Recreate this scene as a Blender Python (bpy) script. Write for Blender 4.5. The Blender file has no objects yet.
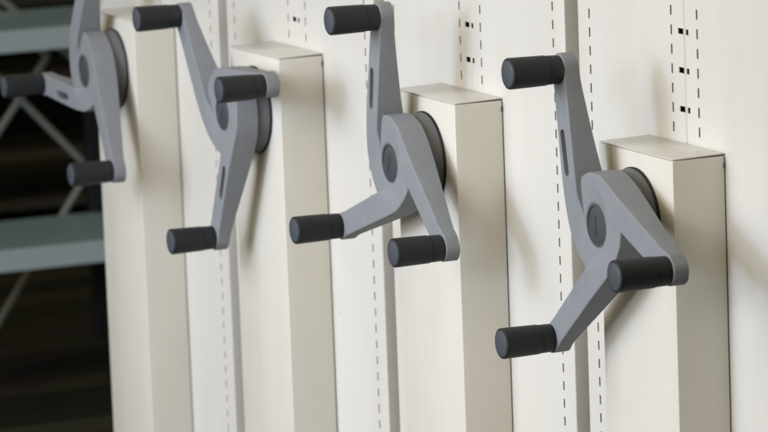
import bpy, bmesh, math, random
from mathutils import Vector, Matrix
random.seed(4)
sc = bpy.context.scene
col = sc.collection
PI = math.pi

# ------------------------------------------------------------ dimensions (metres)
ZO = 1.494                    # height that the survey's zero level has above the floor
PITCH = 0.65251               # from unit to unit
HALF = 0.30543                # half width of a unit
BW, BD = 0.20518, 0.07489     # drive housing width / depth
BT = 1.150                    # top of the housing
HUBZ = BT - 0.0903            # crank axis
SLIT0 = BT + 0.0204
HEIGHT = 2.12

# ------------------------------------------------------------ materials
def new_mat(name):
    m = bpy.data.materials.new(name); m.use_nodes = True
    return m, m.node_tree, m.node_tree.nodes['Principled BSDF']

def paint(name, c, rough=0.35, var=0.04, bump=0.04, scale=900, metal=0.0, rvar=0.1, spec=0.5, cloud=3.0):
    m, nt, b = new_mat(name)
    tc = nt.nodes.new('ShaderNodeTexCoord')
    n1 = nt.nodes.new('ShaderNodeTexNoise'); n1.inputs['Scale'].default_value = cloud; n1.inputs['Detail'].default_value = 5
    nt.links.new(tc.outputs['Object'], n1.inputs['Vector'])
    mx = nt.nodes.new('ShaderNodeMix'); mx.data_type = 'RGBA'
    mx.inputs[6].default_value = (c[0]*(1-var), c[1]*(1-var), c[2]*(1-var*1.3), 1)
    mx.inputs[7].default_value = (min(1, c[0]*(1+var)), min(1, c[1]*(1+var)), min(1, c[2]*(1+var)), 1)
    nt.links.new(n1.outputs['Fac'], mx.inputs[0])
    nt.links.new(mx.outputs[2], b.inputs['Base Color'])
    mr = nt.nodes.new('ShaderNodeMapRange'); mr.inputs[3].default_value = rough-rvar/2; mr.inputs[4].default_value = rough+rvar/2
    n3 = nt.nodes.new('ShaderNodeTexNoise'); n3.inputs['Scale'].default_value = cloud*6; n3.inputs['Detail'].default_value = 6
    nt.links.new(tc.outputs['Object'], n3.inputs['Vector'])
    nt.links.new(n3.outputs['Fac'], mr.inputs[0]); nt.links.new(mr.outputs[0], b.inputs['Roughness'])
    n2 = nt.nodes.new('ShaderNodeTexNoise'); n2.inputs['Scale'].default_value = scale; n2.inputs['Detail'].default_value = 2
    nt.links.new(tc.outputs['Object'], n2.inputs['Vector'])
    bp = nt.nodes.new('ShaderNodeBump'); bp.inputs['Strength'].default_value = bump; bp.inputs['Distance'].default_value = 0.001
    nt.links.new(n2.outputs['Fac'], bp.inputs['Height']); nt.links.new(bp.outputs[0], b.inputs['Normal'])
    b.inputs['Metallic'].default_value = metal
    b.inputs['Specular IOR Level'].default_value = spec
    return m

def steel_paint(name, c, rough, warm=0.5):
    """powder-coated sheet steel: orange peel, faint smears, rub marks and slow unevenness of the sheet"""
    m = paint(name, c, rough, 0.03, 0.16, 520, rvar=0.14)
    nt = m.node_tree; b = nt.nodes['Principled BSDF']
    geo = nt.nodes.new('ShaderNodeNewGeometry')
    mp = nt.nodes.new('ShaderNodeMapping'); mp.inputs['Scale'].default_value = (9, 9, 1.6)
    nt.links.new(geo.outputs['Position'], mp.inputs['Vector'])
    n = nt.nodes.new('ShaderNodeTexNoise'); n.inputs['Scale'].default_value = 1.6; n.inputs['Detail'].default_value = 7; n.inputs['Roughness'].default_value = 0.62
    nt.links.new(mp.outputs[0], n.inputs['Vector'])
    rp = nt.nodes.new('ShaderNodeValToRGB')
    rp.color_ramp.elements[0].position = 0.30; rp.color_ramp.elements[0].color = (0.90, 0.865, 0.80, 1)
    rp.color_ramp.elements[1].position = 0.56; rp.color_ramp.elements[1].color = (1, 1, 1, 1)
    nt.links.new(n.outputs['Fac'], rp.inputs[0])
    # small marks
    v = nt.nodes.new('ShaderNodeTexVoronoi'); v.inputs['Scale'].default_value = 26; v.distance = 'EUCLIDEAN'
    nw = nt.nodes.new('ShaderNodeVectorMath'); nw.operation = 'ADD'
    n2 = nt.nodes.new('ShaderNodeTexNoise'); n2.inputs['Scale'].default_value = 40
    nt.links.new(geo.outputs['Position'], n2.inputs['Vector'])
    nt.links.new(geo.outputs['Position'], nw.inputs[0]); 
    sc_ = nt.nodes.new('ShaderNodeVectorMath'); sc_.operation = 'SCALE'; sc_.inputs['Scale'].default_value = 0.03
    nt.links.new(n2.outputs['Color'], sc_.inputs[0]); nt.links.new(sc_.outputs[0], nw.inputs[1])
    nt.links.new(nw.outputs[0], v.inputs['Vector'])
    r2 = nt.nodes.new('ShaderNodeValToRGB')
    r2.color_ramp.elements[0].position = 0.012; r2.color_ramp.elements[0].color = (0.80, 0.77, 0.72, 1)
    r2.color_ramp.elements[1].position = 0.05; r2.color_ramp.elements[1].color = (1, 1, 1, 1)
    nt.links.new(v.outputs['Distance'], r2.inputs[0])
    old = b.inputs['Base Color'].links[0].from_socket
    m1 = nt.nodes.new('ShaderNodeMix'); m1.data_type = 'RGBA'; m1.blend_type = 'MULTIPLY'; m1.inputs[0].default_value = 0.38
    m2 = nt.nodes.new('ShaderNodeMix'); m2.data_type = 'RGBA'; m2.blend_type = 'MULTIPLY'; m2.inputs[0].default_value = 0.45
    nt.links.new(old, m1.inputs[6]); nt.links.new(rp.outputs[0], m1.inputs[7])
    nt.links.new(m1.outputs[2], m2.inputs[6]); nt.links.new(r2.outputs[0], m2.inputs[7])
    nt.links.new(m2.outputs[2], b.inputs['Base Color'])
    # slow waviness of the thin sheet, so reflections bend a little
    n3 = nt.nodes.new('ShaderNodeTexNoise'); n3.inputs['Scale'].default_value = 7; n3.inputs['Detail'].default_value = 1
    nt.links.new(geo.outputs['Position'], n3.inputs['Vector'])
    b2 = nt.nodes.new('ShaderNodeBump'); b2.inputs['Strength'].default_value = 0.35; b2.inputs['Distance'].default_value = 0.004
    oldn = b.inputs['Normal'].links[0].from_socket
    nt.links.new(oldn, b2.inputs['Normal']); nt.links.new(n3.outputs['Fac'], b2.inputs['Height']); nt.links.new(b2.outputs[0], b.inputs['Normal'])
    return m

def cast_finish(m, edge=0.0):
    """matte cast/moulded finish: mottling, rubbed patches, fine pits"""
    nt = m.node_tree; b = nt.nodes['Principled BSDF']
    tc = nt.nodes.new('ShaderNodeTexCoord')
    n = nt.nodes.new('ShaderNodeTexNoise'); n.inputs['Scale'].default_value = 38; n.inputs['Detail'].default_value = 8; n.inputs['Roughness'].default_value = 0.7
    nt.links.new(tc.outputs['Object'], n.inputs['Vector'])
    rp = nt.nodes.new('ShaderNodeValToRGB')
    rp.color_ramp.elements[0].position = 0.32; rp.color_ramp.elements[0].color = (0.82, 0.82, 0.82, 1)
    rp.color_ramp.elements[1].position = 0.66; rp.color_ramp.elements[1].color = (1.08, 1.08, 1.08, 1)
    nt.links.new(n.outputs['Fac'], rp.inputs[0])
    old = b.inputs['Base Color'].links[0].from_socket
    m1 = nt.nodes.new('ShaderNodeMix'); m1.data_type = 'RGBA'; m1.blend_type = 'MULTIPLY'; m1.inputs[0].default_value = 0.4
    nt.links.new(old, m1.inputs[6]); nt.links.new(rp.outputs[0], m1.inputs[7]); nt.links.new(m1.outputs[2], b.inputs['Base Color'])
    return m

M_PANEL = steel_paint('cream_powder_coat', (0.73, 0.704, 0.66), 0.30)
M_HOUSE = steel_paint('cream_housing_paint', (0.755, 0.718, 0.65), 0.32)
M_DARK = paint('shade_sheet_and_base_black', (0.012, 0.012, 0.013), 0.7)
M_SIDE = paint('shaded_side_panel_paint', (0.36, 0.335, 0.285), 0.45, 0.03, 0.08, 700)  # same cream paint as the panels, darkened: gap shade put into the colour
M_CAST = paint('grey_cast_handle', (0.268, 0.278, 0.302), 0.6, 0.03, 0.45, 1100, spec=0.12)
M_HUB = paint('grey_hub_plastic', (0.155, 0.158, 0.163), 0.55, 0.03, 0.2, 1400, spec=0.25)
M_CAP = paint('blue_grey_cap', (0.070, 0.074, 0.086), 0.36, 0.05, 0.1, 900)
M_GRIP = paint('black_rubber_grip', (0.018, 0.020, 0.024), 0.55, 0.12, 0.6, 1000, spec=0.4)
M_GCAP = paint('lit_grip_end_cap', (0.075, 0.085, 0.105), 0.42, 0.08, 0.15, 900)  # lighter than the grip: light on the end face put into its colour
M_BLACK = paint('hub_shadow_black', (0.010, 0.010, 0.011), 0.5)  # for the shadow line behind the hub
M_GAP_HOOK = paint('gap_shadow_and_hook_grey', (0.16, 0.155, 0.14), 0.6)  # shadow line behind the housing, and the real hook
M_LID = steel_paint('cream_lid_paint', (0.68, 0.655, 0.61), 0.17)
cast_finish(M_CAST); cast_finish(M_GRIP); cast_finish(M_HUB); cast_finish(M_GCAP)
M_RACK = paint('teal_grey_rack_paint', (0.42, 0.60, 0.72), 0.35, 0.08, 0.05, 300)
M_RACKEDGE = paint('rack_edge_paint', (0.68, 0.80, 0.87), 0.45, 0.08, 0.05, 300)
M_ROD = paint('rack_brace_steel', (0.40, 0.41, 0.37), 0.5, 0.08, 0.05, 300)
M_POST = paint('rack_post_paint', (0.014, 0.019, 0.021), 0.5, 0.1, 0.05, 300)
M_WALL = paint('unlit_wall', (0.010, 0.012, 0.011), 0.8, 0.35, 0.2, 60, cloud=1.5, spec=0.1)  # near-black colour keeps the unlit background dark against the ambient light
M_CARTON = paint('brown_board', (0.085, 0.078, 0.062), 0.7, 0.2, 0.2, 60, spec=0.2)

def floor_mat():
    m, nt, b = new_mat('dark_plank_floor')
    tc = nt.nodes.new('ShaderNodeTexCoord')
    mp = nt.nodes.new('ShaderNodeMapping'); mp.inputs['Rotation'].default_value = (0, 0, PI/2)
    nt.links.new(tc.outputs['Object'], mp.inputs['Vector'])
    br = nt.nodes.new('ShaderNodeTexBrick'); br.inputs['Scale'].default_value = 1.0
    br.inputs['Brick Width'].default_value = 2.4; br.inputs['Row Height'].default_value = 0.16; br.inputs['Mortar Size'].default_value = 0.004
    br.inputs['Color1'].default_value = (0.030, 0.034, 0.032, 1); br.inputs['Color2'].default_value = (0.105, 0.092, 0.066, 1); br.inputs['Mortar'].default_value = (0.004, 0.004, 0.004, 1)
    nt.links.new(mp.outputs[0], br.inputs['Vector'])
    n = nt.nodes.new('ShaderNodeTexNoise'); n.inputs['Scale'].default_value = 5; n.inputs['Detail'].default_value = 8
    nt.links.new(tc.outputs['Object'], n.inputs['Vector'])
    mx = nt.nodes.new('ShaderNodeMix'); mx.data_type = 'RGBA'; mx.blend_type = 'MULTIPLY'; mx.inputs[0].default_value = 0.7
    nt.links.new(br.outputs['Color'], mx.inputs[6]); nt.links.new(n.outputs['Color'], mx.inputs[7])
    nt.links.new(mx.outputs[2], b.inputs['Base Color'])
    b.inputs['Roughness'].default_value = 0.5; b.inputs['Specular IOR Level'].default_value = 0.15
    return m
M_FLOOR = floor_mat()

# ------------------------------------------------------------ mesh helpers
def link_bm(name, bm, mat, parent=None, smooth=False):
    me = bpy.data.meshes.new(name); bm.normal_update(); bm.to_mesh(me); bm.free()
    me.materials.append(mat)
    if smooth:
        for p in me.polygons: p.use_smooth = True
    o = bpy.data.objects.new(name, me); col.objects.link(o)
    if parent: o.parent = parent
    return o

def box(bm, x0, x1, y0, y1, z0, z1, bevel=0.0, seg=2):
    r = bmesh.ops.create_cube(bm, size=1)
    vs = r['verts']
    for v in vs:
        v.co = Vector(((x0+x1)/2+v.co.x*(x1-x0), (y0+y1)/2+v.co.y*(y1-y0), (z0+z1)/2+v.co.z*(z1-z0)))
    if bevel:
        es = list({e for v in vs for e in v.link_edges})
        bmesh.ops.bevel(bm, geom=es, offset=bevel, segments=seg, profile=0.5, affect='EDGES')

def lathe(bm, prof, c=(0, 0), n=56):
    """profile [(r, y)] turned about an axis along y through (x, z) = c"""
    rings = []
    for r, y in prof:
        if r < 1e-6: rings.append([bm.verts.new((c[0], y, c[1]))])
        else: rings.append([bm.verts.new((c[0]+r*math.cos(2*PI*i/n), y, c[1]+r*math.sin(2*PI*i/n))) for i in range(n)])
    for a, b in zip(rings, rings[1:]):
        for i in range(n):
            j = (i+1) % n
            if len(a) == 1 and len(b) == 1: continue
            if len(a) == 1: f = [a[0], b[i], b[j]]
            elif len(b) == 1: f = [a[i], b[0], a[j]]
            else: f = [a[i], b[i], b[j], a[j]]
            bm.faces.new(f)
    bmesh.ops.recalc_face_normals(bm, faces=bm.faces)

def rod(bm, a, b, r, n=10):
    a = Vector(a); b = Vector(b); d = b-a
    q = d.to_track_quat('Z', 'Y').to_matrix().to_4x4()
    mt = Matrix.Translation((a+b)/2) @ q
    bmesh.ops.create_cone(bm, cap_ends=True, segments=n, radius1=r, radius2=r, depth=d.length, matrix=mt)

def sharp(o, ang=35):
    """smooth shading that keeps edges sharper than ang"""
    me = o.data
    for p in me.polygons: p.use_smooth = True
    bm = bmesh.new(); bm.from_mesh(me)
    for e in bm.edges:
        if len(e.link_faces) == 2 and e.calc_face_angle(0) > math.radians(ang): e.smooth = False
    bm.to_mesh(me); bm.free()
    return o

def empty(name, loc=(0, 0, 0)):
    o = bpy.data.objects.new(name, None); col.objects.link(o); o.location = loc
    o.empty_display_size = 0.1
    return o

def copy_tree(o, parent=None):
    c = o.copy(); col.objects.link(c)
    if parent: c.parent = parent
    for ch in [x for x in all_children if x.parent is o]:
        copy_tree(ch, c)
    return c

# ------------------------------------------------------------ perforated end panel
def end_panel(x0, x1, slits, holes, z0, z1, name, parent):
    """folded sheet with real punched openings; slits: x centres, holes: (x0, x1)"""
    bm = bmesh.new()
    sw, sl = 0.0042, 0.0128
    R = 0.0025
    xs = {round(x0+R, 5), round(x1-R, 5)}
    for s in slits: xs |= {round(s-sw/2, 5), round(s+sw/2, 5)}
    for a, b in holes: xs |= {round(a, 5), round(b, 5)}
    xs = sorted(xs)
    k0 = math.ceil((z0+0.03-SLIT0)/0.025); k1 = math.floor((z1-0.03-SLIT0)/0.025)
    zs = [z0]; kinds = []
    for k in range(k0, k1+1):
        c = SLIT0+k*0.025
        cuts = [c-sl/2, c-0.0037, c+0.0037, c+sl/2]
        # row kinds: slit half, slit+hole, slit half, plain
        for i, q in enumerate(cuts):
            zs.append(q); kinds.append(['plain', 'slit', 'both' if k % 2 else 'slit', 'slit'][i])
    zs.append(z1); kinds.append('plain')
    grid = [[bm.verts.new((x, 0, z)) for x in xs] for z in zs]
    def is_hole(i, j):
        xm = (xs[i]+xs[i+1])/2; kd = kinds[j]
        if kd == 'plain': return False
        if any(abs(xm-s) < sw/2 for s in slits): return True
        return kd == 'both' and any(a < xm < b for a, b in holes)
    nx = len(xs)-1; nz = len(zs)-1
    H = [[is_hole(i, j) for i in range(nx)] for j in range(nz)]
    D = 0.0014
    def wall(pa, pb):
        a = Vector(pa); b = Vector(pb)
        bm.faces.new([bm.verts.new(a), bm.verts.new(b), bm.verts.new(b+Vector((0, D, 0))), bm.verts.new(a+Vector((0, D, 0)))])
    for j in range(nz):
        for i in range(nx):
            if not H[j][i]:
                bm.faces.new([grid[j][i], grid[j][i+1], grid[j+1][i+1], grid[j+1][i]])
            else:
                A, B, C_, D_ = grid[j][i].co, grid[j][i+1].co, grid[j+1][i+1].co, grid[j+1][i].co
                if j == 0 or not H[j-1][i]: wall(A, B)
                if j == nz-1 or not H[j+1][i]: wall(D_, C_)
                if i == 0 or not H[j][i-1]: wall(A, D_)
                if i == nx-1 or not H[j][i+1]: wall(B, C_)
    # rounded folds at both edges and short returns
    for side, xe in ((-1, x0), (1, x1)):
        colv = [row[0] if side < 0 else row[-1] for row in grid]
        prev = colv
        N = 4
        for s in range(1, N+1):
            a = s/N*PI/2
            x = (xe-side*R) + side*R*math.sin(a); y = R-R*math.cos(a)
            cur = [bm.verts.new((x, y, z)) for z in zs] if s < N else [bm.verts.new((x, y, z)) for z in zs]
            for j in range(nz): bm.faces.new([prev[j], cur[j], cur[j+1], prev[j+1]])
            prev = cur
        cur = [bm.verts.new((xe, 0.032, z)) for z in zs]
        for j in range(nz): bm.faces.new([prev[j], cur[j], cur[j+1], prev[j+1]])
    o = link_bm(name, bm, M_PANEL, parent)
    return sharp(o, 40)

# ------------------------------------------------------------ crank casting
def rounded_polygon(pts):
    out = []
    n = len(pts)
    for i in range(n):
        p0 = Vector(pts[i-1][:2]); p = Vector(pts[i][:2]); p1 = Vector(pts[(i+1) % n][:2]); r = pts[i][2]
        if r <= 0: out.append(tuple(p)); continue
        a = (p0-p).normalized(); b = (p1-p).normalized()
        ang = math.acos(max(-1, min(1, a.dot(b))))
        t = min(r/math.tan(ang/2), (p0-p).length*0.49, (p1-p).length*0.49)
        r = t*math.tan(ang/2)
        c = p+(a+b).normalized()*(r/math.sin(ang/2))
        s0 = p+a*t-c; s1 = p+b*t-c
        a0 = math.atan2(s0.y, s0.x); a1 = math.atan2(s1.y, s1.x)
        d = (a1-a0+PI) % (2*PI)-PI
        k = max(2, int(abs(d)/math.radians(9)))
        for q in range(k+1):
            th = a0+d*q/k; out.append((c.x+r*math.cos(th), c.y+r*math.sin(th)))
    return out

ARM = 0.2075
F = -0.140                    # front plane of the arms
FC = -0.1325                  # level round the cap
def sstep(a, b, x):
    t = max(0.0, min(1.0, (x-a)/(b-a))); return t*t*(3-2*t)

def front_y(x, z):
    """front surface of one blade (arm pointing up), in mm: it ramps down round the hub to pass under the next arm"""
    r = math.hypot(x, z); phi = math.degrees(math.atan2(z, x)) % 360
    if phi < 60: phi += 360
    rise = (1-sstep(112, 225, phi)*(1-sstep(84, 104, r)))*sstep(27, 56, r)
    h = 7.5*(1-rise)
    return F + h/1000

def back_y(x, z):
    r = math.hypot(x, z)
    return -0.0960 - 0.0240*min(1, max(0, r-60)/142)**0.75

def in_poly(x, y, P):
    c = False
    for i in range(len(P)):
        x0, y0 = P[i-1]; x1, y1 = P[i]
        if (y0 > y) != (y1 > y) and x < (x1-x0)*(y-y0)/(y1-y0)+x0: c = not c
    return c

def resample(P, step):
    out = []
    for i in range(len(P)):
        a = Vector(P[i]); b = Vector(P[(i+1) % len(P)])
        n = max(1, int((b-a).length/step))
        for k in range(n): out.append(tuple(a.lerp(b, k/n)))
    return out

def offset_loop(P, d):
    out = []
    n = len(P)
    for i in range(n):
        a = Vector(P[i-1]); p = Vector(P[i]); b = Vector(P[(i+1) % n])
        t = (b-a); t.normalize()
        out.append((p.x-t.y*d, p.y+t.x*d))      # inward for a counter-clockwise loop
    return out

def blade(slotted, parent, k):
    from mathutils.geometry import delaunay_2d_cdt
    base = [(10.0, 180, 30), (20.5, 213, 15), (9, 228.0, 14), (-9, 228.0, 14), (-21.0, 213, 17),
            (-23, 193, 60), (-62, 47, 60), (-70, 10, 60), (-64, -25, 40), (-52, -46, 8), (-26, -49, 5), (4, -42, 5), (16, -30, 3), (14.7, -25.3, 0)]
    # round the cap opening back to the start of the inner edge
    for a in range(290, 175, -10):
        base.append((29.2*math.cos(math.radians(a)), 29.2*math.sin(math.radians(a)), 0))
    base += [(-28.8, 8, 20), (-22, 46, 60)]
    ol = resample(rounded_polygon(base), 2.6)
    Rb = 1.7
    loops = [ol]; deps = [Rb]
    for s in (1, 2, 3):
        th = s/3*PI/2
        loops.append(offset_loop(ol, Rb*(1-math.cos(th)))); deps.append(Rb*(1-math.sin(th)))
    bm = bmesh.new()
    back = [bm.verts.new((x/1000, back_y(x, z), z/1000)) for x, z in ol]
    rings = [[bm.verts.new((x/1000, front_y(x, z)+d/1000, z/1000)) for x, z in L] for L, d in zip(loops, deps)]
    n = len(ol)
    for A, B in zip([back]+rings[:-1], rings):
        for i in range(n):
            j = (i+1) % n; bm.faces.new([A[i], A[j], B[j], B[i]])
    inner = loops[-1]
    cons = [list(range(n))]
    pts2 = [Vector(p) for p in inner]
    hole = None
    if slotted:
        ca, sa = math.cos(math.radians(-11.5)), math.sin(math.radians(-11.5))
        hole = []
        for q in range(28):
            a = 2*PI*q/28
            x = 6.2*math.cos(a); z = 6.2*math.sin(a)+(24 if math.sin(a) >= -1e-9 else -24)
            hole.append((-31+x*ca-z*sa, 105+x*sa+z*ca))
        hole = [(-31+(x+31)*1.0, z) for x, z in hole]
        m0 = len(pts2); pts2 += [Vector(p) for p in hole]; cons.append(list(range(m0, m0+len(hole))))
    g = 4.0
    for ix in range(-20, 10):
        for iz in range(-15, 60):
            x = ix*g+(iz % 2)*g/2; z = iz*g
            if in_poly(x, z, inner) and min((x-p[0])**2+(z-p[1])**2 for p in inner) > 4:
                if hole and (in_poly(x, z, hole) or min((x-p[0])**2+(z-p[1])**2 for p in hole) < 4): continue
                pts2.append(Vector((x, z)))
    vs, es, fs, ov, oe, of = delaunay_2d_cdt(pts2, [], cons, 0, 1e-5)
    bv = []
    for i, v in enumerate(vs):
        src = ov[i][0] if ov[i] else -1
        if 0 <= src < n: bv.append(rings[-1][src])
        else: bv.append(bm.verts.new((v.x/1000, front_y(v.x, v.y), v.y/1000)))
    for f in fs:
        cx = sum(vs[i].x for i in f)/len(f); cz = sum(vs[i].y for i in f)/len(f)
        if not in_poly(cx, cz, inner) or (hole and in_poly(cx, cz, hole)): continue
        try: bm.faces.new([bv[i] for i in f])
        except ValueError: pass
    bm.faces.new(list(reversed(back)))
    if hole:
        # walls and floor of the recess
        hv = [bm.verts.new((x/1000, F, z/1000)) for x, z in hole]; hb = [bm.verts.new((x/1000, F+0.006, z/1000)) for x, z in hole]
        for i in range(len(hole)):
            j = (i+1) % len(hole); bm.faces.new([hv[i], hv[j], hb[j], hb[i]])
        bm.faces.new(hb)
        ib = bmesh.new()
        iv = [ib.verts.new((-0.031+(x/1000+0.031)*0.97, F+0.0045, 0.105+(z/1000-0.105)*0.99)) for x, z in hole]
        ib.faces.new(iv)
        bmesh.ops.rotate(ib, verts=ib.verts, cent=(0, 0, 0), matrix=Matrix.Rotation(math.radians(-120*k), 3, 'Y'))
        ins = link_bm('slot_dark_face', ib, M_CAP, parent)  # dark face added over the recess floor so the slot reads darker
    bmesh.ops.recalc_face_normals(bm, faces=bm.faces)
    if bm.faces:   # orient outward
        fr_ = max(bm.faces, key=lambda f: -f.calc_center_median().y)
        if fr_.normal.y > 0: bmesh.ops.reverse_faces(bm, faces=bm.faces)
    bmesh.ops.rotate(bm, verts=bm.verts, cent=(0, 0, 0), matrix=Matrix.Rotation(math.radians(-120*k), 3, 'Y'))
    o = link_bm('arm', bm, M_CAST, parent)
    sharp(o, 38)
    return o

def make_crank(parent):
    bm = bmesh.new()
    # boss that carries the arms and the cap
    lathe(bm, [(0.0292, FC+0.012), (0.0292, FC+0.0012), (0.0288, FC+0.0004), (0.0282, FC+0.0002), (0.0276, FC+0.0008), (0.0276, FC+0.012)], n=56)
    lathe(bm, [(0, -0.0995), (0.045, -0.0995), (0.045, -0.099), (0, -0.099)], n=40)
    crank = link_bm('crank_handle', bm, M_CAST, parent); sharp(crank, 35)
    crank.location = (0, 0, HUBZ)
    for k in range(3): blade(k == 0, crank, k)
    # round hub behind the spider
    bm = bmesh.new()
    lathe(bm, [(0, -0.0975), (0.0628, -0.0975), (0.0643, -0.0965), (0.0680, -0.0795), (0.0675, -0.0782), (0, -0.0782)], n=72)
    h = link_bm('hub', bm, M_HUB, crank); sharp(h, 30)
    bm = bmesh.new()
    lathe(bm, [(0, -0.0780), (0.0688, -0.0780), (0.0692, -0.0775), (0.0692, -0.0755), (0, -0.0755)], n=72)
    sharp(link_bm('hub_shadow_ring', bm, M_BLACK, crank), 30)  # added ring stands in for the shadow line where hub meets housing
    # domed cap with a coin slot
    bm = bmesh.new()
    lathe(bm, [(0.0278, FC+0.009), (0.0278, FC+0.0015), (0.0268, FC+0.0003), (0.0245, FC+0.0002), (0.0238, FC+0.0016), (0.0225, FC+0.0012), (0.014, FC+0.0001), (0, FC-0.0005)], n=56)
    cap = link_bm('lock_cap', bm, M_CAP, crank); sharp(cap, 32)
    bm = bmesh.new()
    box(bm, -0.0009, 0.0009, FC-0.0016, FC+0.0002, -0.012, 0.012, 0.0005)
    bmesh.ops.rotate(bm, verts=bm.verts, cent=(0, 0, 0), matrix=Matrix.Rotation(math.radians(20), 3, 'Y'))
    sharp(link_bm('coin_ridge', bm, M_GCAP, crank), 30)
    # three rubber grips
    y0 = F+0.0002
    gm = None
    for k in range(3):
        a = math.radians(90+120*k)
        g = None
        c = (ARM*math.cos(a), ARM*math.sin(a))
        bm = bmesh.new()
        lathe(bm, [(0, y0), (0.0174, y0), (0.0180, y0-0.001), (0.0184, y0-0.004), (0.0187, y0-0.019), (0.0186, y0-0.0193), (0.0194, y0-0.0201),
                   (0.0198, y0-0.040), (0.0202, y0-0.0645), (0.0202, y0-0.0695), (0.0198, y0-0.0711), (0.0188, y0-0.0718), (0.0172, y0-0.0718)], c=c, n=48)
        g = link_bm('grip', bm, M_GRIP, crank); sharp(g, 40)
        bm = bmesh.new()
        lathe(bm, [(0.0174, y0-0.0700), (0.0172, y0-0.0721), (0.0160, y0-0.0727), (0, y0-0.0731)], c=c, n=48)
        sharp(link_bm('lit_grip_end_cap', bm, M_GCAP, crank), 30)
    return crank

# ------------------------------------------------------------ one mobile shelving unit
def make_unit():
    root = empty('mobile_shelving_unit')
    so, se = 0.03505, 0.03517
    end_panel(-HALF, -0.0006, [-HALF+se, -so], [(-0.0165, -0.0020)], 0.11, HEIGHT, 'end_panel', root)
    end_panel(0.0006, HALF, [so, HALF-se], [(0.0045, 0.0118)], 0.11, HEIGHT, 'end_panel', root)
    # dark sheet stands in for the shade inside, behind the punched openings
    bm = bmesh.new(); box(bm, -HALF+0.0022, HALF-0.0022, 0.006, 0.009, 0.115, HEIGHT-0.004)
    link_bm('inner_shade_sheet', bm, M_DARK, root)
    # long shelf sides
    for s in (-1, 1):
        bm = bmesh.new()
        x = s*(HALF-0.003)
        box(bm, min(x, x-s*0.02), max(x, x-s*0.02), 0.0335, 0.95, 0.11, HEIGHT, 0.001)
        link_bm('side_panel', bm, M_SIDE, root)
    bm = bmesh.new(); box(bm, -HALF+0.002, HALF-0.002, 0.002, 0.95, HEIGHT+0.001, HEIGHT+0.021, 0.002)
    link_bm('top_cover', bm, M_PANEL, root)
    bm = bmesh.new(); box(bm, -HALF+0.01, HALF-0.01, 0.01, 0.94, 0.03, 0.108, 0.002)
    link_bm('carriage_base', bm, M_DARK, root)
    for sx in (-0.2, 0.2):
        bm = bmesh.new()
        bmesh.ops.create_cone(bm, cap_ends=True, segments=32, radius1=0.045, radius2=0.045, depth=0.02,
                              matrix=Matrix.Translation((sx, 0.0, 0.047)) @ Matrix.Rotation(PI/2, 4, 'X'))
        sharp(link_bm('wheel', bm, M_RACK, root), 30)
    # drive housing: folded sheet U, open at the top, closed by a lid
    hw = BW/2
    bm = bmesh.new()
    z0, z1 = 0.10, BT-0.0016
    box(bm, -hw, hw, -BD, -0.0016, z0, z1, 0.0016, 3)
    hs = link_bm('drive_housing', bm, M_HOUSE, root); sharp(hs, 40)
    bm = bmesh.new()
    box(bm, -hw+0.0004, hw-0.0004, -BD+0.0006, -0.0012, BT-0.0009, BT+0.0006, 0.0006, 2)
    for v in bm.verts:
        v.co.z += max(0, (v.co.y+BD*0.55))*0.045
    sharp(link_bm('housing_lid', bm, M_LID, hs), 40)
    # dark hook that holds the housing on the panel, just under the lid
    bm = bmesh.new()
    box(bm, hw-0.0012, hw+0.0010, -0.0038, -0.0012, BT-0.017, BT-0.010, 0.0004)
    link_bm('hook', bm, M_GAP_HOOK, hs)
    # grey strip added for the shadow line in the gap between housing and panel
    bm = bmesh.new()
    box(bm, -hw+0.0008, hw-0.0008, -0.0015, -0.0003, z0+0.002, BT-0.004)
    link_bm('gap_shadow_strip', bm, M_GAP_HOOK, hs)
    make_crank(root)
    return root

proto = make_unit()
bpy.context.view_layer.update()
all_children = list(col.objects)
ANG = [112.5, 92.9, 257.75, 191.6]
LAB = ['rightmost cream shelving unit, nearest the camera, its slotted crank arm leaning up and left',
       'second cream shelving unit from the right, its slotted crank arm straight up',
       'third cream shelving unit from the right, its slotted crank arm pointing down',
       'leftmost cream shelving unit beside the dark rack, its slotted crank arm pointing left']
units = [proto]+[copy_tree(proto) for _ in range(3)]
for k, u in enumerate(units):
    u.location = (-k*PITCH, 0, 0)
    u['label'] = LAB[k]; u['category'] = 'shelving unit'
    u['group'] = 'row of cream mobile shelving units with three-armed cranks'
    for c in col.objects:
        if c.parent is u and c.name.startswith('crank_handle'):
            c.rotation_euler = (0, -math.radians(ANG[k]-90), 0)

# ------------------------------------------------------------ setting
def sheet(name, x0, x1, y0, y1, z, mat):
    bm = bmesh.new()
    vs = [bm.verts.new(p) for p in ((x0, y0, z), (x1, y0, z), (x1, y1, z), (x0, y1, z))]
    bm.faces.new(vs); o = link_bm(name, bm, mat); o['kind'] = 'structure'; return o
sheet('floor', -14, 14, -14, 14, 0, M_FLOOR)
bm = bmesh.new(); box(bm, -8.1, -8.0, -3.0, 8, 0.002, 3.4); w = link_bm('wall', bm, M_WALL); w['kind'] = 'structure'

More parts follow.
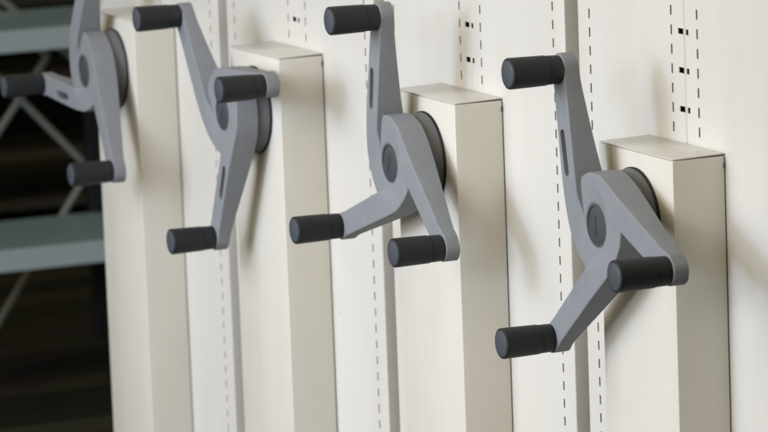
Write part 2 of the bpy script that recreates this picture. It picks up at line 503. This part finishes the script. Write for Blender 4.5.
# storage rack beyond the end of the row
XF, XB = -4.50, -4.95
Y0, Y1 = -0.55, 1.75
rk = empty('storage_rack', (-4.72, 0.6, 0))
rk['label'] = 'blurred grey metal storage rack with crossed braces in the dark behind the leftmost unit'
rk['category'] = 'rack'
def rpart(name, bm, mat, parent=None):
    for v in bm.verts: v.co -= Vector((-4.72, 0.6, 0))
    return link_bm(name, bm, mat, parent or rk)
LIP = 0.052
for zb in (0.790, 0.267, 1.31, 1.83):
    bm = bmesh.new()
    box(bm, XB+0.03, XF-0.003, Y0+0.03, Y1-0.03, zb+LIP-0.012, zb+LIP-0.001)
    s = rpart('shelf', bm, M_RACK)
    bm = bmesh.new()
    box(bm, XF-0.002, XF+0.014, Y0+0.045, Y1-0.045, zb, zb+LIP, 0.002)
    e = link_bm('shelf_edge', bm, M_RACKEDGE, s)
    for v in e.data.vertices: v.co -= Vector((-4.72, 0.6, 0))
for x in (XB+0.02, XF-0.01):
    for y in (Y0, Y1) + ((0.905,) if x < -4.8 else ()):
        bm = bmesh.new()
        box(bm, x-0.018, x+0.018, y-0.02, y+0.02, 0.0, 2.05, 0.002)
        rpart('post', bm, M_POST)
XR = XB-0.01
for a, b in [((0.807, 0.716), (0.42, 0.225)), ((0.42, 1.09), (0.807, 0.716)), ((0.56, 0.80), (0.90, 0.425)), ((0.60, 0.0), (1.06, 0.64)), ((0.64, 0.915), (0.90, 0.68)), ((0.9, 0.716), (1.3, 0.30)), ((0.3, 0.9), (0.0, 0.3))]:
    bm = bmesh.new(); rod(bm, (XR, a[0], a[1]), (XR, b[0], b[1]), 0.009)
    rpart('brace', bm, M_ROD)

# a second rack with brown boards, deeper in the dark
fr2 = empty('board_shelf', (-6.8, 1.2, 0))
fr2['label'] = 'dim brown board shelving deep in the dark behind the grey rack'
fr2['category'] = 'shelf'
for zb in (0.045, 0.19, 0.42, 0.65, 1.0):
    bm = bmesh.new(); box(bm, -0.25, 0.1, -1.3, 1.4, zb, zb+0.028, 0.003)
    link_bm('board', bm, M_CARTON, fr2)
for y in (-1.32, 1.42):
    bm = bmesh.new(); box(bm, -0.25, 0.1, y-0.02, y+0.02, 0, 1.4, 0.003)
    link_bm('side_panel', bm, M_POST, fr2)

# ------------------------------------------------------------ camera
yaw, pit, roll, f = 1.16569, -0.16148, -0.03802, 3986.6
cy_, sy_ = math.cos(yaw), math.sin(yaw)
F0 = Vector((-sy_, cy_, 0)); R0 = Vector((cy_, sy_, 0)); U0 = Vector((0, 0, 1))
FW = F0*math.cos(pit)+U0*math.sin(pit); U2 = R0.cross(FW)
RR = R0*math.cos(roll)+U2*math.sin(roll); UU = -R0*math.sin(roll)+U2*math.cos(roll)
cam = bpy.data.objects.new('camera', bpy.data.cameras.new('camera')); col.objects.link(cam)
mw = Matrix(((RR.x, UU.x, -FW.x, 4.46623), (RR.y, UU.y, -FW.y, -2.33869), (RR.z, UU.z, -FW.z, 0.39831+ZO), (0, 0, 0, 1)))
cam.matrix_world = mw
cam.data.sensor_width = 36; cam.data.lens = f*36/768
cam.data.clip_end = 100; cam.data.clip_start = 0.05
cam.data.dof.use_dof = True; cam.data.dof.focus_distance = 5.25; cam.data.dof.aperture_fstop = 9
cam.data.dof.aperture_blades = 7
sc.camera = cam

# ------------------------------------------------------------ light
w = bpy.data.worlds.new('World'); sc.world = w; w.use_nodes = True
nt = w.node_tree; bg = nt.nodes['Background']
tc = nt.nodes.new('ShaderNodeTexCoord'); sx = nt.nodes.new('ShaderNodeSeparateXYZ')
nt.links.new(tc.outputs['Generated'], sx.inputs[0])
def ramp(sock, lo, hi):
    r = nt.nodes.new('ShaderNodeValToRGB')
    r.color_ramp.elements[0].color = (*lo, 1); r.color_ramp.elements[1].color = (*hi, 1)
    m = nt.nodes.new('ShaderNodeMapRange'); m.inputs[1].default_value = -1; m.inputs[2].default_value = 1
    nt.links.new(sock, m.inputs[0]); nt.links.new(m.outputs[0], r.inputs[0]); return r.outputs[0]
r1 = ramp(sx.outputs['X'], (0.45, 0.38, 0.225), (0.175, 0.163, 0.116))
r2 = ramp(sx.outputs['Z'], (0.80, 0.76, 0.70), (1.15, 1.15, 1.15))
r3 = ramp(sx.outputs['Y'], (1.25, 1.25, 1.25), (0.7, 0.7, 0.7))
def mul(a, b):
    m = nt.nodes.new('ShaderNodeVectorMath'); m.operation = 'MULTIPLY'
    nt.links.new(a, m.inputs[0]); nt.links.new(b, m.inputs[1]); return m.outputs[0]
nt.links.new(mul(mul(r1, r2), r3), bg.inputs['Color']); bg.inputs['Strength'].default_value = 0.88

def area(name, loc, target, size, power, colr, sy=None, spread=180):
    l = bpy.data.lights.new(name, 'AREA'); l.energy = power; l.color = colr
    l.spread = math.radians(spread)
    l.shape = 'RECTANGLE'; l.size = size; l.size_y = sy or size
    o = bpy.data.objects.new(name, l); col.objects.link(o); o.location = loc
    o.rotation_euler = (Vector(target)-Vector(loc)).to_track_quat('-Z', 'Y').to_euler()
    return o
area('key_light', (-0.55, -3.5, 1.85), (-1.05, 0, 0.42), 2.5, 33, (0.935, 0.955, 0.995), spread=88)  # broad unseen frontal light, placed from the crank shadows; no window known
area('cool_lamp', (-0.35, -3.9, 2.05), (-0.75, 0, 0.95), 0.5, 31, (0.56, 0.82, 1.22))
area('second_lamp', (1.75, -3.5, 2.05), (-0.6, 0, 0.95), 0.5, 17, (0.60, 0.84, 1.2))
area('side_light', (1.9, -3.8, 2.25), (-0.75, 0, 0.95), 2.0, 5, (0.82, 0.92, 1.0))  # weak broad light from the right, source unseen
area('warm_fill', (0.7, -1.9, 2.1), (-1.5, 0, 0.8), 1.4, 12.5, (1.0, 0.78, 0.44))  # unseen fill added to warm the housing sides and shadows

sc.view_settings.view_transform = 'Standard'; sc.view_settings.look = 'None'
sc.view_settings.exposure = 0; sc.view_settings.gamma = 1
